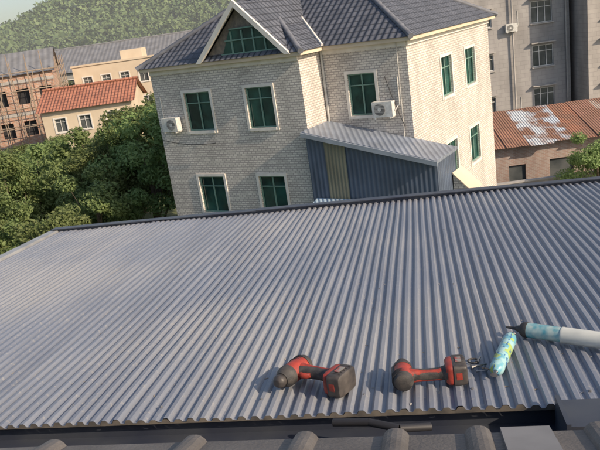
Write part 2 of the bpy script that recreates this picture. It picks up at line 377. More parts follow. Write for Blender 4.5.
a=mixcol(nt,n1.outputs['Fac'],(.125,.145,.195),(.265,.29,.345))
r2=nt.nodes.new('ShaderNodeValToRGB'); r2.color_ramp.elements[0].position=.42; r2.color_ramp.elements[1].position=.68; r2.color_ramp.elements[1].color=(.5,.5,.5,1); nt.links.new(n2.outputs['Fac'],r2.inputs[0])
a=mixcol(nt,r2.outputs[0],a,(.35,.35,.35))
r3=nt.nodes.new('ShaderNodeValToRGB'); r3.color_ramp.elements[0].position=.58; r3.color_ramp.elements[1].position=.75; r3.color_ramp.elements[1].color=(.5,.5,.5,1); nt.links.new(n3.outputs['Fac'],r3.inputs[0])
a=mixcol(nt,r3.outputs[0],a,(.42,.40,.36))
nt.links.new(a,b.inputs['Base Color'])
rr=nt.nodes.new('ShaderNodeMapRange'); rr.inputs[3].default_value=.3; rr.inputs[4].default_value=.5; nt.links.new(n2.outputs['Fac'],rr.inputs[0]); nt.links.new(rr.outputs[0],b.inputs['Roughness'])
b.inputs['Metallic'].default_value=.1
me.materials.append(M_cr)
ob=bpy.data.objects.new('corrugated_roof_sheet',me); bpy.context.scene.collection.objects.link(ob); ob.parent=workshop
M_navy=mat('navy_flashing',(.035,.042,.065),.4,col2=(.06,.068,.085),scale=6)
M_grey=mat('galvanised_trim',(.42,.43,.44),.45,.3,scale=10)
pN=lambda u,z,d:W(u,d,RZ(d)+z)
f=MB()
xs=[s0-.05,-1.2,.6,2.1,s1]
for i in range(4):
    dz=.0015*(i%2)
    f.box(pN,xs[i]+.001,xs[i+1]-.001,-.06,.024+dz,t1-.005,t1+.05+dz); f.box(pN,xs[i]+.001,xs[i+1]+.03*(1-i%2),.024+dz,.03+dz,t1-.025,t1+.05+dz)
f.build('far_ridge_flashing',M_navy,workshop,bevel=.003)
f=MB(); f.box(pN,s0-.07,s0-.004,-.05,.018,t0,t1-.006); f.build('verge_trim',M_grey,workshop,bevel=.003)
f=MB(); f.box(pN,s0,s1,-.06,-.006,t0+.03,t0+.045); f.box(pN,s0,s1,-.10,-.06,t0-.16,t0+.045)
f.box(pN,s0,s1,-.06,-.035,t0-.16,t0-.15); f.build('valley_gutter',M_navy,workshop)
f=MB(); f.box(pN,.30,1.6,-.03,.032,t0-.15,t0-.012); f.box(pN,.288,.299,-.06,.045,t0-.16,t0-.008); f.build('gutter_end_box',M_navy,workshop,bevel=.006)
f=MB(); f.box(lambda u,z,d:W(u,d,z),s0+.02,s1-.02,0,RZ(t1)-.08,t0+.08,t1-.02); f.build('walls',M_cream,workshop)
f=MB()
for k_ in range(0,int((s1-s0)/pitch)-1,8):
    for t in (1.78,2.75,3.7,4.5):
        sx=s0+(k_+.65)*pitch; tq=t+random.uniform(-.02,.02)
        f.rev([(0,.005),(.002,.005),(.0021,.003),(.0045,.0028)],W(sx,tq,RZ(tq)+rh+wav(sx,tq)-.001),(0,0,1),8)
f.build('roof_screws',mat('screw_heads',(.25,.26,.28),.5,.2),workshop)
f=MB()
for i in range(len(ss)-1):
    z_=lambda i_:RZ(t0)+hs[i_]*jh[i_//6]+wav(ss[i_],t0)-.0005
    f.poly([W(ss[i],t0,z_(i)),W(ss[i+1],t0,z_(i+1)),W(ss[i+1],t0,RZ(t0)-.004),W(ss[i],t0,RZ(t0)-.004)])
f.build('sheet_cut_edge',mat('sandwich_edge',(.17,.15,.125),.8,col2=(.08,.075,.07),scale=20),workshop,recalc=False)
f=MB()
for i in range(170):
    sx=rng.uniform(-1.6,1.4); t=rng.uniform(1.72,3.2) if i%3 else rng.uniform(1.75,2.2)
    kk=int((sx-s0)/pitch); sx=s0+(kk+.15+rng.uniform(-.08,.1))*pitch
    z=RZ(t)+wav(sx,t)+.0015; a=rng.uniform(0,6.28); l=rng.uniform(.002,.007); w_=rng.uniform(.001,.003)
    c_,s_=math.cos(a),math.sin(a); p=Vector(W(sx,t,z)); d1=Vector((c_,s_,.2))*l; d2=Vector((-s_,c_,.1))*w_
    f.poly([p-d1-d2,p+d1-d2,p+d1+d2,p-d1+d2])
deb=f.build('roof_debris',mat('debris_brown',(.25,.19,.12),.9,col2=(.5,.48,.45),scale=9),None,recalc=False)

upper=empty('upper_house_with_tile_roof')
UZ=lambda t:CZ-.76+.30*(1.12-t)
M_up=mat('brown_grey_coated_steel',(.15,.14,.135),.5,.1,col2=(.10,.093,.09),scale=9,bump=.15,bscale=120)
pU=lambda u,z,d:W(u,d,UZ(d)+z)
ribs=[-2.0,-1.7,-1.4,-1.1,-.78,-.482,-.262,-.092,.055,.26,.50,.68,.86,1.04,1.22,1.4]
pr=[(-2.3,0)]
for r_ in ribs:
    w=.024; pr+= [(r_-w,0),(r_-w*.85,.007),(r_-w*.55,.014),(r_-w*.2,.0165),(r_+w*.2,.0165),(r_+w*.55,.014),(r_+w*.85,.007),(r_+w,0)]
pr.append((1.7,0))
f=MB(); tt=[-.6,-.1,.3,.62,.64,.96,1.11]
for i in range(len(pr)-1):
    for j in range(len(tt)-1):
        f.poly([pU(pr[i][0],pr[i][1],tt[j]),pU(pr[i+1][0],pr[i+1][1],tt[j]),pU(pr[i+1][0],pr[i+1][1],tt[j+1]),pU(pr[i][0],pr[i][1],tt[j+1])])
    f.poly([pU(pr[i][0],pr[i][1],1.11),pU(pr[i+1][0],pr[i+1][1],1.11),pU(pr[i+1][0],-.03,1.11),pU(pr[i][0],-.03,1.11)])
f.build('profiled_roof',M_up,upper,smooth=True,recalc=False)
f=MB(); f.box(pU,.095,.180,.0,.010,.5,1.114); f.build('ridge_flashing',mat('grey_flashing',(.26,.26,.27),.45,.2,scale=9),upper,bevel=.004)
f=MB(); f.box(lambda u,z,d:W(u,d,z),-2.3,1.7,0,CZ-.82,-.55,1.05); f.build('walls',mat('dark_render',(.2,.19,.18),.9),upper)
hz=empty('black_hose'); f=MB()
pts=[W(-.30,1.62,RZ(1.6)+.02),W(-.2,1.60,RZ(1.6)+.03),W(-.12,1.57,RZ(1.6)+.028),W(-.04,1.6,RZ(1.6)+.01)]
for i in range(3): f.tube(pts[i],pts[i+1],.011,seg=10)
f.build('hose',M_dark,hz,smooth=True)

# ================================================================ TOOLS
Tn=Vector((Tt.x,Tt.y,-.07)).normalized(); Nn=S.cross(Tn).normalized()
def roofmat(s,t,ang,h=0,scale=1.):
    p=Vector(W(s,t,RZ(t)+rh+wav(s,t)))+Nn*h
    b=Matrix((S,Tn,Nn)).transposed().to_4x4()
    return Matrix.Translation(p)@b@Matrix.Rotation(math.radians(ang),4,'Z')@Matrix.Scale(scale,4)
M_red=mat('red_plastic',(.40,.055,.035),.45,col2=(.24,.04,.03),scale=35,bump=.1,bscale=400)
M_blk=mat('black_rubber',(.03,.03,.032),.6,col2=(.08,.072,.065),scale=40,bump=.2,bscale=500)
M_bat=mat('battery_black',(.04,.036,.036),.5,col2=(.10,.088,.08),scale=25)
M_met=mat('tool_steel',(.35,.34,.33),.35,.9,scale=40)
def drill(matrix,f,bit=False):
    e=empty('cordless_drill',matrix)
    zc=.036
    m=MB(); m.rev([(-.062,.0),(-.060,.022),(-.052,.029),(-.03,.0315),(.0,.032),(.03,.031),(.042,.028)],(0,0,zc),(0,f,0),24); m.build('motor_housing',M_red,e,smooth=True)
    m=MB(); m.rev([(-.066,.0),(-.0655,.018),(-.060,.0275),(-.048,.0318),(-.040,.0325),(-.040,.030)],(0,0,zc),(0,f,0),24)
    m.rev([(.028,.0325),(.05,.031),(.06,.026),(.066,.022)],(0,0,zc),(0,f,0),24); 
    m.loft([(f*-.02,-.028,zc,.008,.018),(f*.03,-.028,zc,.008,.018)],1,14,4)
    m.build('rubber_caps',M_blk,e,smooth=True)
    m=MB(); m.rev([(.062,.019),(.07,.019),(.073,.0205),(.082,.0205),(.086,.0175),(.092,.013),(.094,.010)],(0,0,zc),(0,f,0),18); m.build('chuck',M_bat,e,smooth=True)
    if bit:
        m=MB(); m.rev([(.09,.0045),(.105,.0045),(.106,.003),(.112,.003)],(0,0,zc),(0,f,0),6); m.build('driver_bit',M_met,e)
    m=MB()
    for k in range(5):
        y=-f*(.018+k*.007); m.loft([(y-.0013,-.004,zc,.0322,.0322),(y+.0013,-.004,zc,.0322,.0322)],1,24,2)
    m.build('cooling_vents',M_dark,e,smooth=True)
    m=MB(); y=-f*.006
    m.loft([(.012,y,zc,.029,.024),(.03,y,zc,.024,.0205),(.05,y-f*.002,zc,.0195,.0185),(.08,y-f*.004,zc,.0185,.018),(.11,y-f*.002,zc,.0185,.018),(.128,y,zc,.023,.021),(.138,y,zc,.032,.026)],0,20,2.4)
    m.build('handle',M_blk,e,smooth=True)
    m=MB(); m.loft([(.014,y-f*.004,zc,.025,.0255),(.035,y-f*.006,zc,.016,.0215),(.06,y-f*.011,zc,.009,.0192),(.105,y-f*.011,zc,.008,.0187),(.12,y-f*.008,zc,.012,.0208)],0,16,2.4); m.build('handle_shell',M_red,e,smooth=True)
    m=MB(); m.loft([(.034,y+f*.022,zc,.008,.008),(.045,y+f*.026,zc,.007,.009),(.06,y+f*.022,zc,.006,.008),(.066,y+f*.016,zc,.005,.007)],0,12,2.4); m.build('trigger',M_red,e,smooth=True)
    m=MB(); m.loft([(.134,f*.004,zc,.036,.029),(.14,f*.006,zc,.044,.034),(.152,f*.006,zc,.046,.035),(.156,f*.006,zc,.044,.034)],0,28,5); m.build('battery_foot',M_red,e,smooth=True)
    m=MB(); m.loft([(.153,f*.008,zc,.044,.033),(.158,f*.008,zc,.050,.0355),(.186,f*.008,zc,.050,.0355),(.196,f*.008,zc,.047,.033),(.199,f*.008,zc,.041,.028)],0,32,6)
    for k in (-2,-1,0,1,2): m.loft([(.160,f*.008+k*.014,zc,.003,.0365),(.192,f*.008+k*.014,zc,.003,.0365)],0,8,4)
    m.build('battery',M_bat,e,smooth=True)
    m=MB(); m.loft([(.164,f*.008,zc,.0512,.016),(.182,f*.008,zc,.0512,.016)],0,16,6); m.build('battery_release',M_red,e,smooth=True)
    m=MB(); m.box(lambda u,z,d:(u,d,z),.166,.184,zc+.0372,zc+.0378,f*.008-.02,f*.008+.016); m.build('label',mat('sticker',(.30,.06,.05),.5,col2=(.25,.24,.22),scale=60,detail=1),e)
drill(roofmat(-.452,1.900,-26,scale=1.02),-1)
drill(roofmat(-.112,1.836,3,scale=.93),1)
sg=empty('sealant_sausage_pack',roofmat(.155,1.852,73))
mS=bpy.data.materials.new('printed_foil'); mS.use_nodes=True; nt=mS.node_tree; b=nt.nodes['Principled BSDF']; b.inputs['Roughness'].default_value=.35
tc=nt.nodes.new('ShaderNodeTexCoord')
def msk(scale,lo,hi,off,st=(1,1,1)):
    mpp=nt.nodes.new('ShaderNodeMapping'); mpp.inputs['Location'].default_value=off; mpp.inputs['Scale'].default_value=st; nt.links.new(tc.outputs['Object'],mpp.inputs[0])
    q=nt.nodes.new('ShaderNodeTexNoise'); q.inputs['Scale'].default_value=scale; q.inputs['Detail'].default_value=2; nt.links.new(mpp.outputs[0],q.inputs['Vector'])
    rp_=nt.nodes.new('ShaderNodeValToRGB'); rp_.color_ramp.elements[0].position=lo; rp_.color_ramp.elements[1].position=hi; nt.links.new(q.outputs['Fac'],rp_.inputs[0]); return rp_.outputs[0]
c=mixcol(nt,msk(18,.48,.53,(0,0,0)),(.15,.40,.50),(.34,.56,.58))
c=mixcol(nt,msk(26,.57,.60,(3,1,2)),c,(.38,.50,.14))
c=mixcol(nt,msk(60,.62,.64,(7,3,1),(.5,2,1)),c,(.05,.16,.34))
nt.links.new(c,b.inputs['Base Color'])
m=MB(); R=.0215
prof_=[(.0,.008),(.004,.012),(.012,.019)]+[(.02+i*.0115,R+.0012*math.sin(i*2.3)) for i in range(20)]+[(.256,.018),(.262,.009),(.266,.007)]
m.rev(prof_,(0,0,R),(1,0,0),24); m.build('foil_tube',mS,sg,smooth=True)
m=MB(); m.rev([(-.022,.011),(-.012,.004),(-.002,.006),(.0,.008)],(0,0,R),(1,0,0),12,sy=.6); m.rev([(.264,.007),(.268,.005),(.276,.004),(.288,.011)],(0,0,R),(1,0,0),12,sy=.6); m.build('crimped_ends',M_met,sg,smooth=True)
gun=empty('caulking_gun',roofmat(.237,2.170,-30))
Rg=.024
m=MB(); m.rev([(0,.004),(.03,.0055),(.04,.011),(.052,.013)],(-.012,0,Rg+.004),(1,0,0),14); m.rev([(.05,.018),(.06,.0255),(.075,.0255)],(-.012,0,Rg+.004),(1,0,0),24); m.build('nozzle_and_cap',M_blk,gun,smooth=True)
M_teal=mat('teal_label',(.07,.30,.38),.35,col2=(.42,.52,.50),scale=38,detail=2)
m=MB(); m.rev([(.075,.0245),(.185,.0245)],(-.012,0,Rg+.004),(1,0,0),24); m.build('labelled_cartridge',M_teal,gun,smooth=True)
M_tr=mat('translucent_barrel',(.56,.58,.55),.3,col2=(.44,.47,.46),scale=12)
m=MB(); m.rev([(.185,.0262),(.188,.027),(.192,.0262),(.40,.0262),(.405,.0258)],(-.012,0,Rg+.004),(1,0,0),24); m.build('barrel',M_tr,gun,smooth=True)
m=MB(); m.rev([(.405,.031),(.425,.031)],(-.012,0,Rg+.004),(1,0,0),20)
m.loft([(.415,.0,Rg+.004,.012,.016),(.45,-.004,Rg+.004,.016,.014),(.47,-.004,Rg+.004,.014,.012)],0,14,3)
m.rev([(0,.012),(.05,.012),(.12,.010)],(.45,0,Rg+.004),(.25,-1,0),12); m.build('handle',M_blk,gun,smooth=True)
m=MB(); m.tube((.44,0,Rg+.004),(.62,0,Rg+.004),.004,seg=8); m.tube((.62,0,Rg+.004),(.62,.04,Rg+.004),.004,seg=8); m.tube((.43,-.02,Rg),(.41,-.11,Rg),.005,seg=8); m.build('plunger_rod_and_trigger',M_met,gun,smooth=True)
bt=empty('loose_driver_bits',roofmat(.090,1.925,0))
m=MB()
for x,y,a,l,r in ((0,0,20,.05,.005),(.02,.03,70,.04,.004),(.035,-.008,-35,.055,.0045),(.012,-.03,5,.035,.003),(-.02,.02,120,.03,.0035)):
    d=Vector((math.cos(math.radians(a)),math.sin(math.radians(a)),0)); m.rev([(0,r*1.6),(.006,r*1.6),(.0062,r),(l,r*.8)],(x,y,.006),d,8)
m.build('bits',M_met,bt,smooth=True)
m=MB()
for k in range(16):
    a0,a1=[2*math.pi*q/16 for q in (k,k+1)]; m.tube((.01+.016*math.cos(a0),.045+.016*math.sin(a0),.005),(.01+.016*math.cos(a1),.045+.016*math.sin(a1),.005),.0028,seg=6)
m.build('key_ring',M_blk,bt,smooth=True)

# ================================================================ BACKGROUND BUILDINGS
def frame(x,y,ang):
    c,s_=math.cos(math.radians(ang)),math.sin(math.radians(ang))
    return lambda u,z,d:(x+u*c-d*s_,y+u*s_+d*c,z)
M_apt=brick_mat('grey_apartment_tile',(.39,.375,.365),(.35,.335,.33),(.31,.30,.295),.6,.3,.015,dirt=.28)
M_wing=mat('dark_window',(.06,.07,.075),.1,col2=(.14,.15,.15),scale=.9,detail=4)
M_wfr=mat('white_frame',(.7,.7,.68),.5)
M_apt2=mat('concrete_grey',(.45,.43,.41),.8,scale=2)
def apartment(x,y,ang,w,h,dep,ops,m):
    e=empty('apartment_block'); pt=frame(x,y,ang)
    a=MB(); f_=MB(); g=MB(); t=MB(); wall(a,pt,0,w,0,h,ops)
    for A_ in (lambda u,z,d:pt(0,z,u),lambda u,z,d:pt(w,z,u)): wall(a,A_,0,dep,0,h,[])
    wall(a,lambda u,z,d:pt(u,z,dep),0,w,0,h,[]); a.poly([pt(0,h,0),pt(w,h,0),pt(w,h,dep),pt(0,h,dep)])
    for o in ops:
        window(f_,g,None,pt,o,surround=False,cols=3 if o[1]-o[0]>1.2 else 2); 
        t.box(pt,o[0]-.12,o[1]+.12,o[3]+.15,o[3]+.22,-.35,.003); t.box(pt,o[0]-.08,o[1]+.08,o[2]-.1,o[2]-.02,-.12,.003)
    a.build('walls',m,e,recalc=False); f_.build('window_frames',M_wfr,e); g.build('window_glass',M_wing,e,recalc=False)
    t.build('canopies_and_sills',M_apt2,e)
    return e,pt
fl=[4.05-3.05,4.05,7.1,10.15,13.2,16.25]
ops=[]
for z in fl:
    ops+=[(9.0,10.5,z-.75,z+.75),(5.4,6.2,z-.6,z+.5),(1.2,2.7,z-.75,z+.75)]
e0,_=apartment(9.3,50.6,-1.5,11.7,19,12,ops,M_apt)
for z,u in ((4.05,7.1),(10.15,7.1),(7.1,3.6)):
    ac('air_conditioner',frame(9.3,50.6,-1.5),u,z-1.1)
ops=[]
for z in fl: ops+=[(.9,2.2,z-1.0,z+.6),(3.6,5.2,z-.9,z+.7),(8,9.5,z-.9,z+.7)]
e,pt=apartment(21.3,48.0,-1.5,11,19,12,ops,brick_mat('lighter_apartment_tile',(.44,.41,.385),(.39,.365,.345),(.34,.32,.305),.6,.3,.015,dirt=.3))
dpm=MB(); 
for xx in (7.6,11.4): dpm.tube(frame(9.3,50.5,-1.5)(xx,0,-.08),frame(9.3,50.5,-1.5)(xx,19,-.08),.06,seg=6)
dpm.build('downpipe',M_apt2,e)

rs=empty('rusty_roofed_shed'); pt=frame(11.6,39.3,-2)
a=MB(); wall(a,pt,0,8,0,3.35,[(1.0,2.0,0,2.1),(3.4,4.8,1,2.2),(6.2,7.2,1,2.2)]); a.poly([pt(8,0,0),pt(8,0,4.2),pt(8,4.6,4.2),pt(8,3.35,0)]); a.poly([pt(0,0,0),pt(0,0,4.2),pt(0,4.6,4.2),pt(0,3.35,0)])
a.build('walls',brick_mat('old_brick',(.38,.26,.22),(.32,.23,.2),(.42,.39,.36),.25,.08,.012),rs,recalc=False)
a=MB(); a.poly([pt(1.0,0,.13),pt(2,0,.13),pt(2,2.1,.13),pt(1,2.1,.13)]); a.poly([pt(3.4,1,.13),pt(4.8,1,.13),pt(4.8,2.2,.13),pt(3.4,2.2,.13)]); a.build('door_and_windows',M_wing,rs,recalc=False)
cols=[((.26,.13,.09),(.36,.2,.14)),((.34,.18,.12),(.24,.12,.09)),((.52,.56,.60),(.42,.47,.53)),((.46,.52,.6),(.38,.43,.5)),((.34,.16,.10),(.26,.12,.08)),((.30,.17,.13),(.22,.11,.08)),((.42,.38,.35),(.28,.2,.16))]
for i,(c1,c2) in enumerate(cols):
    u0=-.5+i*1.3; a=MB(); zo=.02*(i%2)
    P=[pt(u0,3.30+zo,-.5-.15*(i%3)),pt(u0+1.36,3.30+zo,-.5-.15*(i%3)),pt(u0+1.36,4.65+zo,4.4),pt(u0,4.65+zo,4.4)]
    a.poly(P,[(u0,0),(u0+1.36,0),(u0+1.36,5),(u0,5)])
    a.build('roof_sheet',stripe_mat('rusty_sheet',c1,c2,.15,0,.7,rust=(.22,.12,.085)),rs,recalc=False)
gw2=empty('courtyard_wall'); a=MB(); pt2=frame(9.5,36.2,-2); a.box(pt2,0,12,0,1.9,0,.2); a.build('wall',mat('weathered_concrete',(.38,.36,.33),.9,col2=(.26,.24,.22),scale=1.2),gw2)
a=MB(); a.box(pt2,-.03,12.03,1.903,1.98,-.04,.24); a.build('coping',M_apt2,gw2)

M_or=tile_mat('orange_tile',(.50,.22,.14),(.40,.165,.105),.3,.4)
def gable_house(name,x,y,ang,w,dep,he,hr,mw,mr,ops,ov=.4):
    e=empty(name); pt=frame(x,y,ang); a=MB(); f_=MB(); g=MB(); t=MB()
    wall(a,pt,0,w,0,he,ops); wall(a,lambda u,z,d:pt(u,z,dep),0,w,0,he,[])
    for u in (0,w): a.poly([pt(u,0,0),pt(u,0,dep),pt(u,he,dep),pt(u,hr,dep/2),pt(u,he,0)])
    for o in ops: window(f_,g,t,pt,o)
    a.build('walls',mw,e,recalc=False); f_.build('window_frames',M_wfr,e); g.build('window_glass',M_wing,e,recalc=False); t.build('window_surrounds',M_white,e)
    r=MB(); sl=math.hypot(dep/2,hr-he); k=(hr-he)/(dep/2)
    for sgn,d0 in ((1,-ov),(-1,dep+ov)):
        P=[pt(-ov,he-ov*k+.05,d0),pt(w+ov,he-ov*k+.05,d0),pt(w+ov,hr+.05,dep/2),pt(-ov,hr+.05,dep/2)]
        r.poly(P,[(0,0),(w+2*ov,0),(w+2*ov,sl),(0,sl)])
    r.build('roof',mr,e,recalc=False)
    c=MB(); c.tube(pt(-ov,hr+.08,dep/2),pt(w+ov,hr+.08,dep/2),.13,seg=8); c.build('ridge',mr,e)
    return e,pt
gable_house('orange_roofed_house',-21.2,62,0,8.0,6,7.35,8.85,M_cream,M_or,[(1,2,5.3,6.5),(3.2,4.2,5.3,6.5),(5.6,6.8,5.3,6.5),(1,2,2,3.3),(5.6,6.8,2,3.3)])
M_wh=stripe_mat('warehouse_roof_sheet',(.20,.205,.22),(.245,.25,.265),.6,0,.6)
gable_house('long_grey_warehouse',-36,100,0,46,16,9.3,12.4,mat('warehouse_wall',(.42,.41,.39),.8,scale=.4),M_wh,[(2+i*4.5,4+i*4.5,6.5,8.2) for i in range(9)])
cb=empty('cream_flat_roofed_building'); pt=frame(-22.8,80,0); a=MB(); f_=MB(); g=MB(); t=MB()
ops=[(1+i*2.1,2+i*2.1,z,z+1.3) for i in range(4) for z in (1.6,4.8,7.7)]
wall(a,pt,0,9.2,0,10.2,ops); 
for u in (0,9.2): a.poly([pt(u,0,0),pt(u,0,8),pt(u,10.2,8),pt(u,10.2,0)])
a.poly([pt(0,10,0),pt(9.2,10,0),pt(9.2,10,8),pt(0,10,8)])
for o in ops: window(f_,g,t,pt,o)
a.build('walls',M_cream,cb,recalc=False); f_.build('window_frames',M_wfr,cb); g.build('window_glass',M_wing,cb,recalc=False); t.build('window_surrounds',M_white,cb)
a=MB(); a.box(pt,-.1,9.3,10.203,10.4,-.1,.15); a.box(pt,5,7.5,10.01,11.3,3,6); a.build('parapet_and_stair_head',M_cream,cb)
bb=empty('brick_building_under_construction'); pt=frame(-31.5,70,12); a=MB(); g=MB()
ops=[(1+i*2.2,2.2+i*2.2,z,z+1.5) for i in range(4) for z in (1.2,4.4,7.6)]
wall(a,pt,0,9.2,0,10.6,ops,.24)
for u in (0,9.2): a.poly([pt(u,0,0),pt(u,0,8),pt(u,10.6,8),pt(u,12.6,4),pt(u,10.6,0)])
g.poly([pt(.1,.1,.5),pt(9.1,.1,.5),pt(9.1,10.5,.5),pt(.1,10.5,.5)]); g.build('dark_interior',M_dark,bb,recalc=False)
a.build('walls',brick_mat('orange_brick',(.52,.29,.20),(.44,.25,.18),(.5,.44,.38),.4,.14,.02),bb,recalc=False)
a=MB(); a.poly([pt(-.3,10.5,-.3),pt(9.5,10.5,-.3),pt(9.5,12.7,4),pt(-.3,12.7,4)]); a.poly([pt(-.3,10.5,8.3),pt(9.5,10.5,8.3),pt(9.5,12.7,4),pt(-.3,12.7,4)]); a.build('roof',M_wh,bb,recalc=False)
a=MB()
for z in (3.3,6.5,9.7): a.box(pt,-.05,9.25,z,z+.3,-.05,.003)
a.build('concrete_bands',M_apt2,bb)
sc=empty('scaffolding'); a=MB(); 
for i in range(8):
    for d in (-.5,-1.5):
        j=random.uniform(-.15,.15); a.tube(pt(-.6+i*1.5,0,d),pt(-.6+i*1.5+j,11.8+random.uniform(-.6,.8),d),.045,seg=5)
for z in (1.8,3.6,5.4,7.2,9.0,10.8):
    for d in (-.5,-1.5): a.tube(pt(-1,z+random.uniform(-.1,.1),d),pt(10.3,z+random.uniform(-.1,.1),d),.045,seg=5)
for i in range(4): a.tube(pt(-.6+i*2.8,1.8,-1.55),pt(2+i*2.8,10.8,-1.55),.04,seg=5)
for i in range(6):
    for d in (1,3,5,7): a.tube(pt(9.9,0,d),pt(9.9,11.8,d),.045,seg=4) if i==0 else None
    a.tube(pt(9.9,1.8*(i+1),-.5),pt(9.9,1.8*(i+1),8),.045,seg=4)
a.build('poles',mat('scaffold_pole',(.33,.26,.2),.6),sc)

# ================================================================ VEGETATION
def leafmat(name,c1,c2,c3,trans=.3,nscale=.9):
    m=bpy.data.materials.new(name); m.use_nodes=True; nt=m.node_tree; b=nt.nodes['Principled BSDF']; b.inputs['Roughness'].default_value=.6
    b.inputs['Specular IOR Level'].default_value=.3
    g=nt.nodes.new('ShaderNodeNewGeometry'); oi=nt.nodes.new('ShaderNodeObjectInfo')
    tc=nt.nodes.new('ShaderNodeTexCoord'); n=nt.nodes.new('ShaderNodeTexNoise'); n.inputs['Scale'].default_value=nscale; n.inputs['Detail'].default_value=3; nt.links.new(tc.outputs['Object'],n.inputs['Vector'])
    a=mixcol(nt,g.outputs['Random Per Island'],c1,c2); a=mixcol(nt,n.outputs['Fac'],a,c3)
    hs_=nt.nodes.new('ShaderNodeHueSaturation'); mr=nt.nodes.new('ShaderNodeMapRange'); mr.inputs[3].default_value=.8; mr.inputs[4].default_value=1.4
    nt.links.new(oi.outputs['Random'],mr.inputs[0]); nt.links.new(mr.outputs[0],hs_.inputs['Value']); nt.links.new(a,hs_.inputs['Color'])
    mr2=nt.nodes.new('ShaderNodeMapRange'); mr2.inputs[3].default_value=.485; mr2.inputs[4].default_value=.52
    nt.links.new(oi.outputs['Random'],mr2.inputs[0]); nt.links.new(mr2.outputs[0],hs_.inputs['Hue'])
    nt.links.new(hs_.outputs[0],b.inputs['Base Color'])
    if trans:
        tl=nt.nodes.new('ShaderNodeBsdfTranslucent'); nt.links.new(hs_.outputs[0],tl.inputs[0])
        mx=nt.nodes.new('ShaderNodeMixShader'); mx.inputs[0].default_value=trans; nt.links.new(b.outputs[0],mx.inputs[1]); nt.links.new(tl.outputs[0],mx.inputs[2])
        nt.links.new(mx.outputs[0],nt.nodes['Material Output'].inputs[0])
    return m
M_leaf=leafmat('foliage',(.13,.19,.06),(.25,.30,.12),(.19,.25,.10),.38)
M_bark=mat('bark',(.16,.125,.09),.9,scale=6,bump=.4)
def leaves(centers,radii,n,size):
    k=len(centers); idx=rng.integers(0,k,n); c=centers[idx]; r=radii[idx]
    d=rng.normal(size=(n,3)); d/=np.linalg.norm(d,axis=1)[:,None]
    rad=rng.random(n)**.45
    p=c+d*(r*rad)[:,None]*np.array([1,1,.8])
    nrm=d*.6+rng.normal(size=(n,3))*.6+np.array([0,0,.5]); nrm/=np.linalg.norm(nrm,axis=1)[:,None]
    a=np.cross(nrm,rng.normal(size=(n,3))); a/=np.linalg.norm(a,axis=1)[:,None]; b=np.cross(nrm,a)
    s_=size*(.6+.8*rng.random(n))[:,None]
    return np.stack([p-a*s_,p-b*s_*.45,p+a*s_,p+b*s_*.45],1).reshape(-1,3)
def make_tree_mesh(name,h,cr,nleaf,size):
    nc=38; cen=[];rad=[]
    for i in range(nc):
        t=rng.random(); zz=h*(.38+.58*t); rr_=cr*math.sqrt(max(.05,1-((t-.35)/.72)**2))*(.35+.65*rng.random())
        a=rng.random()*6.283; cen.append((rr_*math.cos(a),rr_*math.sin(a),zz)); rad.append(cr*(.16+.2*rng.random()))
    cen=np.array(cen); rad=np.array(rad)
    q=leaves(cen,rad,nleaf,size)
    m=MB()
    tip=Vector((rng.normal()*.2,rng.normal()*.2,h*.8)); m.rev([(0,.16),(h*.25,.12),(h*.5,.08),(h*.8,.03)],(0,0,0),tip,8)
    for i in range(0,nc,3):
        p=Vector((0,0,h*(.2+.3*rng.random()))); m.tube(p,Vector(cen[i]),.05,.015,seg=5)
    nv=len(m.v); verts=m.v+[tuple(x) for x in q]; faces=m.f+[[nv+4*i,nv+4*i+1,nv+4*i+2,nv+4*i+3] for i in range(nleaf)]
    me=bpy.data.meshes.new(name); me.from_pydata(verts,[],faces); me.materials.append(M_bark); me.materials.append(M_leaf)
    mi=np.ones(len(faces),dtype=np.int32); mi[:len(m.f)]=0; me.polygons.foreach_set('material_index',mi); me.update()
    return me
TM=[make_tree_mesh('tree_mesh',7,2.6,15000,.10),make_tree_mesh('tree_mesh',7,2.2,13000,.095),make_tree_mesh('tree_mesh',7,3.0,17000,.105),make_tree_mesh('tree_mesh',7,1.7,9000,.085)]
def tree(x,y,h,k=None,wd=1.):
    me=TM[k if k is not None else random.randrange(4)]
    o=bpy.data.objects.new('broadleaf_tree',me); bpy.context.scene.collection.objects.link(o)
    o.location=(x,y,0); s_=h/6.9; o.scale=(s_*wd,s_*wd,s_); o.rotation_euler=(0,0,random.random()*6.28)
y=17.5
while y<58:
    x=-34.
    while x<-6.5:
        xx=x+random.uniform(-1.2,1.2); yy=y+random.uniform(-1.2,1.2)
        if xx/yy<-.165 and xx/yy>-.75 and not(xx>-8.6 and 26<yy<42):
            h=random.uniform(5.4,7.4)
            if yy<26: h=random.uniform(5.0,6.4)
            if yy>50: h=random.uniform(4.5,5.8)
            tree(xx,yy,h)
        x+=3.9
    y+=3.9
tree(-7.6,37.5,8.4,1); tree(-8.6,41,8.2,0); tree(-10.6,39,7.7,2); tree(-6.4,44,8.6,0)
tree(15.6,34.2,4.4,2,1.1); tree(17.6,34.5,4.1,0,1.2); tree(8.8,38.0,3.0,3)
for i in range(9): tree(-44+i*5.5+random.uniform(-1,1),90+random.uniform(-3,3),random.uniform(6,8.5),None,1.3)
def hillh(x,y):
    return 70*np.exp(-((x+10)/135)**2/2-((y-540)/95)**2/2)+30*np.exp(-((x+330)/160)**2/2-((y-800)/120)**2/2)+3*np.sin(x*.03)+3*np.sin(y*.041+x*.013)-3
gx=np.linspace(-700,500,100); gy=np.linspace(250,1100,80)
X,Y=np.meshgrid(gx,gy); edge=np.clip((Y-250)/80,0,1); Z=hillh(X,Y)*edge-1.*(1-edge)
vs=np.stack([X,Y,Z],-1).reshape(-1,3); nf=[(j*100+i,j*100+i+1,(j+1)*100+i+1,(j+1)*100+i) for j in range(79) for i in range(99)]
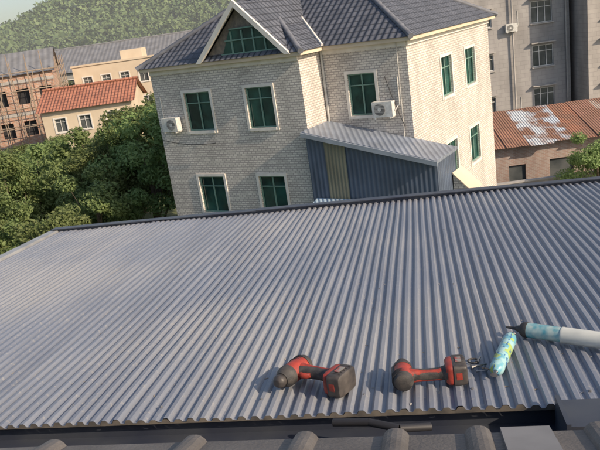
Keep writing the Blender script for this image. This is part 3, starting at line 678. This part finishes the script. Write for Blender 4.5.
me=bpy.data.meshes.new('wooded_hill'); me.from_pydata([tuple(v) for v in vs],[],nf)
me.materials.append(mat('hill_ground',(.10,.14,.085),.9,col2=(.08,.11,.07),scale=.05))
hill=bpy.data.objects.new('wooded_hill',me); bpy.context.scene.collection.objects.link(hill)
nb=9000; bx=rng.uniform(-300,80,nb); by=rng.uniform(370,560,nb); bz=hillh(bx,by)
br_=rng.gamma(5,.55,nb).clip(1.2,5.5); per=40
cx_=np.repeat(bx,per); cy_=np.repeat(by,per); cz_=np.repeat(bz,per); cr_=np.repeat(br_,per); nn_=len(cx_)
d=rng.normal(size=(nn_,3)); d/=np.linalg.norm(d,axis=1)[:,None]; d[:,2]=np.abs(d[:,2])*1.0-.15
pp=np.stack([cx_,cy_,cz_+cr_*.7],1)+d*(cr_*(.55+.6*rng.random(nn_)))[:,None]*np.array([1,1,1.1])
nrm=d+rng.normal(size=(nn_,3))*.5; nrm/=np.linalg.norm(nrm,axis=1)[:,None]
a_=np.cross(nrm,rng.normal(size=(nn_,3))); a_/=np.linalg.norm(a_,axis=1)[:,None]; b_=np.cross(nrm,a_); s_=(cr_*.22*(.6+.8*rng.random(nn_)))[:,None]
q=np.stack([pp-a_*s_,pp-b_*s_*.8,pp+a_*s_,pp+b_*s_*.8],1).reshape(-1,3).astype(np.float32)
me=bpy.data.meshes.new('hillside_forest'); me.vertices.add(nn_*4); me.vertices.foreach_set('co',q.ravel())
me.loops.add(nn_*4); me.loops.foreach_set('vertex_index',np.arange(nn_*4,dtype=np.int32)); me.polygons.add(nn_); me.polygons.foreach_set('loop_start',np.arange(0,nn_*4,4,dtype=np.int32)); me.update(calc_edges=True)
me.materials.append(leafmat('hill_forest_foliage',(.10,.17,.06),(.19,.26,.10),(.13,.21,.09),.0,.03))
fo=bpy.data.objects.new('hillside_forest',me); bpy.context.scene.collection.objects.link(fo)
hm=bpy.data.materials.new('valley_haze'); hm.use_nodes=True; nt=hm.node_tree; nt.nodes.remove(nt.nodes['Principled BSDF'])
vs_=nt.nodes.new('ShaderNodeVolumeScatter'); vs_.inputs['Density'].default_value=.0014; vs_.inputs['Color'].default_value=(.88,.95,1,1); vs_.inputs['Anisotropy'].default_value=.0
nt.links.new(vs_.outputs[0],nt.nodes['Material Output'].inputs['Volume'])
g=MB(); g.hexa([(-900,125,.5),(600,125,.5),(600,345,.5),(-900,345,.5),(-900,125,140),(600,125,140),(600,345,140),(-900,345,140)]); g.build('haze',hm)

g=MB(); g.poly([(-3000,-3000,0),(3000,-3000,0),(3000,3000,0),(-3000,3000,0)]); gm=mat('ground_earth_grass',(.15,.16,.09),.95,col2=(.09,.12,.05),scale=.25,detail=10); g.build('ground',gm,recalc=False)
g=MB(); g.poly([(6,30,.004),(40,30,.004),(40,50,.004),(6,50,.004)]); g.build('concrete_yard',mat('yard_concrete',(.34,.33,.3),.9,col2=(.26,.25,.23),scale=.6),recalc=False)

# ================================================================ LIGHT
el=math.radians(30); sd=Vector((.80,-.60,0)).normalized()
w=bpy.data.worlds.new('World'); bpy.context.scene.world=w; w.use_nodes=True; nt=w.node_tree
sky=nt.nodes.new('ShaderNodeTexSky'); sky.sky_type='NISHITA'; sky.sun_disc=False; sky.sun_elevation=el; sky.sun_rotation=math.atan2(sd.x,sd.y)
sky.dust_density=2.0; sky.air_density=1.0; sky.ozone_density=1.0; sky.altitude=50
bg=nt.nodes['Background']; nt.links.new(sky.outputs[0],bg.inputs[0]); bg.inputs[1].default_value=.15
sl_=bpy.data.lights.new('sun','SUN'); sl_.energy=5.0; sl_.angle=math.radians(.8); sl_.color=(1,.81,.60)
so_=bpy.data.objects.new('sun',sl_); bpy.context.scene.collection.objects.link(so_)
dirv=Vector((sd.x*math.cos(el),sd.y*math.cos(el),math.sin(el))); so_.rotation_euler=dirv.to_track_quat('Z','Y').to_euler(); so_.location=(20,-5,40)
p=math.radians(16.5); r=math.radians(8.2)
R0=Vector((1,0,0)); U0=Vector((0,math.sin(p),math.cos(p))); F=Vector((0,math.cos(p),-math.sin(p)))
cx=R0*math.cos(r)-U0*math.sin(r); cy=R0*math.sin(r)+U0*math.cos(r)
mm=Matrix((cx,cy,-F)).transposed().to_4x4(); mm.translation=Vector((0,0,CZ))
cam=bpy.data.cameras.new('camera'); cam.sensor_width=36; cam.lens=41.4; cam.clip_end=6000; cam.clip_start=.05
co=bpy.data.objects.new('camera',cam); bpy.context.scene.collection.objects.link(co); co.matrix_world=mm
bpy.context.scene.camera=co
sc_=bpy.context.scene; sc_.view_settings.view_transform='Standard'; sc_.view_settings.look='None'; sc_.view_settings.exposure=0
